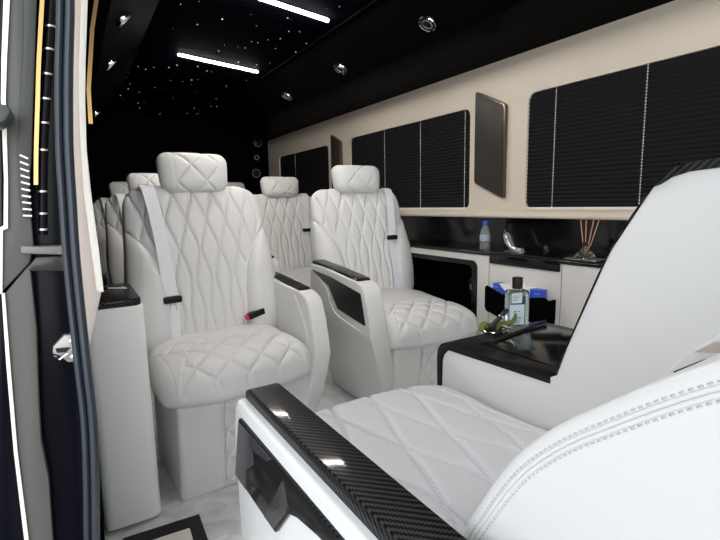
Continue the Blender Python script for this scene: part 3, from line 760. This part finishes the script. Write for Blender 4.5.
# rubber seal
ws = thing('weatherstrip', 'dark ribbed rubber seal running down the door pillar', 'door seal', (0, .85, 0))
path = [(.10, 2.02), (.075, 1.8), (.045, 1.55), (.027, 1.414), (.021, 1.36), (.014, 1.301), (.008, 1.243), (.002, 1.169), (-.001, 1.094), (-.004, 1.017), (-.005, .937), (-.005, .88), (-.005, .821), (-.005, .735), (-.011, .63), (-.022, .487), (-.032, .3), (-.036, .0)]
P3 = smoothpath([(a, 0, b) for a, b in path], 5)
MB().tube([(p[0]-.006, 0, p[2]) for p in P3], .009, 12, r2=.0055).build('outer_lip', rubber, ws)
MB().tube([(p[0]+.006, -.004, p[2]) for p in P3], .011, 12, r2=.0068).build('inner_bulb', rubber, ws)
TRIM = [(0.11, 2.02), (0.05, 1.55), (0.037, 1.436), (0.023, 1.315), (0.016, 1.253), (0.010, 1.175), (0.007, 1.078), (0.003, 0.979), (0.001, 0.875), (-.003, 0.803), (-.004, 0.711), (-.008, 0.637), (-.024, .4), (-.029, 0), (-.025, 0), (-.02, .4), (-.003, 0.634), (0.003, 0.746), (0.006, 0.837), (0.027, 0.912), (0.035, 0.94), (0.030, 1.011), (0.028, 1.127), (0.034, 1.254), (0.051, 1.409), (0.06, 1.5), (.13, 2.02)]
structure(XZ(TRIM, .90, 1.50, 'trim_5', pinktrim))
WHITE = [(0.12, 2.02), (0.062, 1.55), (0.048, 1.43), (0.046, 1.401), (0.035, 1.311), (0.029, 1.25), (0.025, 1.173), (0.023, 1.11), (0.025, 1.012), (0.027, 0.942), (0.037, 0.94), (0.036, 1.012), (0.033, 1.11), (0.033, 1.173), (0.038, 1.251), (0.044, 1.312), (0.055, 1.403), (0.072, 1.55), (.132, 2.02)]
structure(XZ(WHITE, .88, .90, 'trim_6', whiteedge))
# body jamb behind the seal (black paint) with vertical ribs
structure(XZ([(-.085, 0), (-.03, 0), (-.01, .6), (-.003, .9), (-.005, 1.0), (.0, 1.15), (.012, 1.3), (.035, 1.45), (.10, 2.02), (.0, 2.02), (-.005, 1.45), (-.03, 1.3), (-.05, 1.15), (-.068, 1.0), (-.07, .85), (-.08, .6)], .965, 1.45, 'trim_7', blackpaint))
m = MB(); CH = smoothpath([(.03, 0, 1.60), (.010, 0, 1.435), (-.002, 0, 1.356), (-.014, 0, 1.276), (-.026, 0, 1.195), (-.037, 0, 1.096), (-.042, 0, 1.037)], 6)
jt = thing('jamb_rail', 'ribbed shiny metal rail down the black door jamb', 'rail', (0, .96, 0))
m.tube(CH, .0065, 10); m.build('rail', blackpaint, jt)
for i, s_ in enumerate((0, .055, .09, .125, .165, .20, .24, .285, .32, .355)):
    k = int(s_/.45*len(CH)); p = Vector(CH[min(len(CH)-1, 6+k)])
    MB().tube([p+Vector((0, 0, -.0015)), p+Vector((0, 0, .0015))], .0078, 12).build('rail_ring', steel, jt)
gs = thing('brass_strip', 'thin golden strip along the black door jamb', 'trim strip', (0, .95, 0))
gp = [(.012, 1.55), (-.001, 1.448), (-.019, 1.323), (-.027, 1.259), (-.037, 1.178), (-.043, 1.121)]
MB().strip(smoothpath([(a, 0, b) for a, b in gp], 5), (1, 0, 0), .006, .004, (0, 1, 0)).build('strip', gold, gs)
g2 = thing('brass_strip', 'short golden strip behind the white pillar edge, above the pod', 'trim strip', (0, 1.5, 0))
MB().strip([(.12, 0, 1.66), (.098, 0, 1.56), (.075, 0, 1.40), (.072, 0, 1.31)], (1, 0, 0), .010, .004, (0, 1, 0)).build('strip', gold, g2)
# rubber stop bar, hinge dome and lock striker on the jamb
br = thing('door_stop', 'grey horizontal stop bar across the black jamb', 'door stop', (-.04, .93, 1.01))
XZ([(-.072, 1.022), (-.047, 1.019), (-.010, 1.018), (-.010, 1.003), (-.048, 1.007), (-.073, 1.010)], .925, .965, 'bar', nmat('worn grey rubber', (.16, .155, .145), .5), br, .002, (-.04, .93, 1.01))
XZ([(-.068, .984), (-.054, 1.002), (-.015, 1.001), (-.010, .997), (-.010, .974), (-.065, .979)], .935, .965, 'bumper', nmat('dark rubber bumper', (.03, .03, .03), .3), br, .004, (-.04, .93, 1.01))
st = thing('lock_striker', 'silvery lock striker plate bolted on the black jamb', 'striker', (-.03, .95, .83))
XZ([(-.048, .829), (-.046, .841), (-.028, .859), (-.008, .857), (-.008, .806), (-.027, .809), (-.037, .822)], .952, .966, 'plate', nmat('cast silver metal', (.32, .32, .30), .45, metal=.5), st, .002, (-.03, .95, .83))
XZ([(-.043, .838), (-.020, .836), (-.028, .829), (-.041, .830)], .949, .953, 'slot', plastic, st, 0, (-.03, .95, .83))
for z in (.847, .818):
    MB().lathe([(0, .004), (.0045, .003), (.0055, 0)], n=16, M=Matrix.Translation((.012, .002, z-.83)) @ Matrix.Rotation(PI/2, 4, 'X')).build('bolt', steel, st)
MB().tube([(-.016, .0, -.006), (-.008, -.012, -.009), (.004, -.014, -.001), (.012, -.004, .004)], .0022, 8).build('hook', chrome, st)

door = thing('sliding_door', 'opened sliding door at the far left, grey trim with slotted vent', 'door', (-.1, .95, 0))
OF = (-.1, .95, 0)
GU = [(-.01, 2.0), (-.035, 1.6), (-.048, 1.436), (-.051, 1.407), (-.064, 1.315), (-.072, 1.254), (-.081, 1.129), (-.088, 1.056), (-.096, 1.048), (-.106, .947), (-.064, .992), (-.056, 1.021), (-.054, 1.096), (-.050, 1.177), (-.046, 1.256), (-.039, 1.319), (-.029, 1.411), (-.02, 1.5), (.02, 2.0)]
XZ(GU, .945, 1.0, 'upper_trim', greytrim, door, .003, OF)
GW = [(-.02, 2.0), (-.04, 1.6), (-.053, 1.433), (-.056, 1.404), (-.068, 1.314), (-.075, 1.253), (-.084, 1.128), (-.092, 1.056), (-.099, 1.052), (-.110, .944), (-.105, .947), (-.094, 1.048), (-.087, 1.051), (-.079, 1.128), (-.069, 1.253), (-.061, 1.315), (-.048, 1.405), (-.044, 1.435), (-.03, 1.6), (-.01, 2.0)]
XZ(GW, .94, .95, 'upper_edge', whiteedge, door, 0, OF)
LV = [(.03, 2.0), (-.015, 1.55), (-.027, 1.437), (-.040, 1.316), (-.053, 1.238), (-.062, 1.176), (-.068, 1.096), (-.065, 1.068), (-.060, 1.068), (-.045, 1.16), (-.033, 1.256), (-.013, 1.41), (-.008, 1.46), (.05, 2.0)]
XZ(LV, .938, .95, 'vent_strip', darktrim, door, .001, OF)
m = MB()
for k in range(10):
    z = 1.165-k*.0105; x = -.060-.004*min(1, k/9)*1.2
    M = Matrix.Translation((x+.006+.1, -.013, z)) @ Matrix.Rotation(math.radians(28-2.6*k), 4, 'Y')
    m.box(-.006, .006, -.0015, .0015, -.0014, .0014, M)
m.build('vent_slat', whiteedge, door)
GL = [(-.103, .944), (-.108, .83), (-.113, .67), (-.116, .499), (-.118, .421), (-.12, .0), (-.06, .0), (-.085, .408), (-.080, .486), (-.075, .604), (-.079, .678), (-.075, .752), (-.066, .876), (-.064, .99)]
XZ(GL, .945, 1.0, 'lower_trim', greytrim, door, .003, OF)
GLW = [(-.106, .946), (-.112, .833), (-.118, .673), (-.120, .504), (-.123, .427), (-.128, 0), (-.119, 0), (-.116, .423), (-.114, .502), (-.113, .672), (-.107, .832), (-.102, .945)]
XZ(GLW, .94, .95, 'lower_edge', whiteedge, door, 0, OF)
BLK = [(-.20, .97), (-.104, .955), (-.111, .837), (-.116, .68), (-.118, .513), (-.121, .437), (-.125, 0), (-.20, 0)]
XZ(BLK, .945, 2.1, 'door_skin', blackpaint, door, .004, OF)
XZ([(-.16, .97), (-.105, .955), (-.093, 1.07), (-.085, 1.15), (-.07, 1.30), (-.05, 1.45), (-.02, 2.0), (-.10, 2.0)], .955, 2.1, 'door_window', tint, door, .004, OF)
XZ([(-.10, 1.236), (-.064, 1.235), (-.059, 1.228), (-.067, 1.213), (-.077, 1.205), (-.10, 1.201)], .88, .94, 'handle', nmat('grey handle', (.05, .06, .065), .45), door, .004, OF)

# things of one kind share a group
GROUPS = {'captain_seat': 'quilted captain seats in the cabin', 'air_vent': 'round air vents in the overhead ducts', 'window_blind': 'black pleated window blinds', 'led_light': 'light strips on the starry ceiling', 'rear_speaker': 'round speakers on the rear wall', 'pillar_panel': 'slanted panels between the windows', 'olive_strap': 'olive straps on the console tray', 'brass_strip': 'golden strips by the door pillar'}
for o in C.objects:
    g = GROUPS.get(o.name.split('.')[0])
    if g and o.parent is None: o['group'] = g
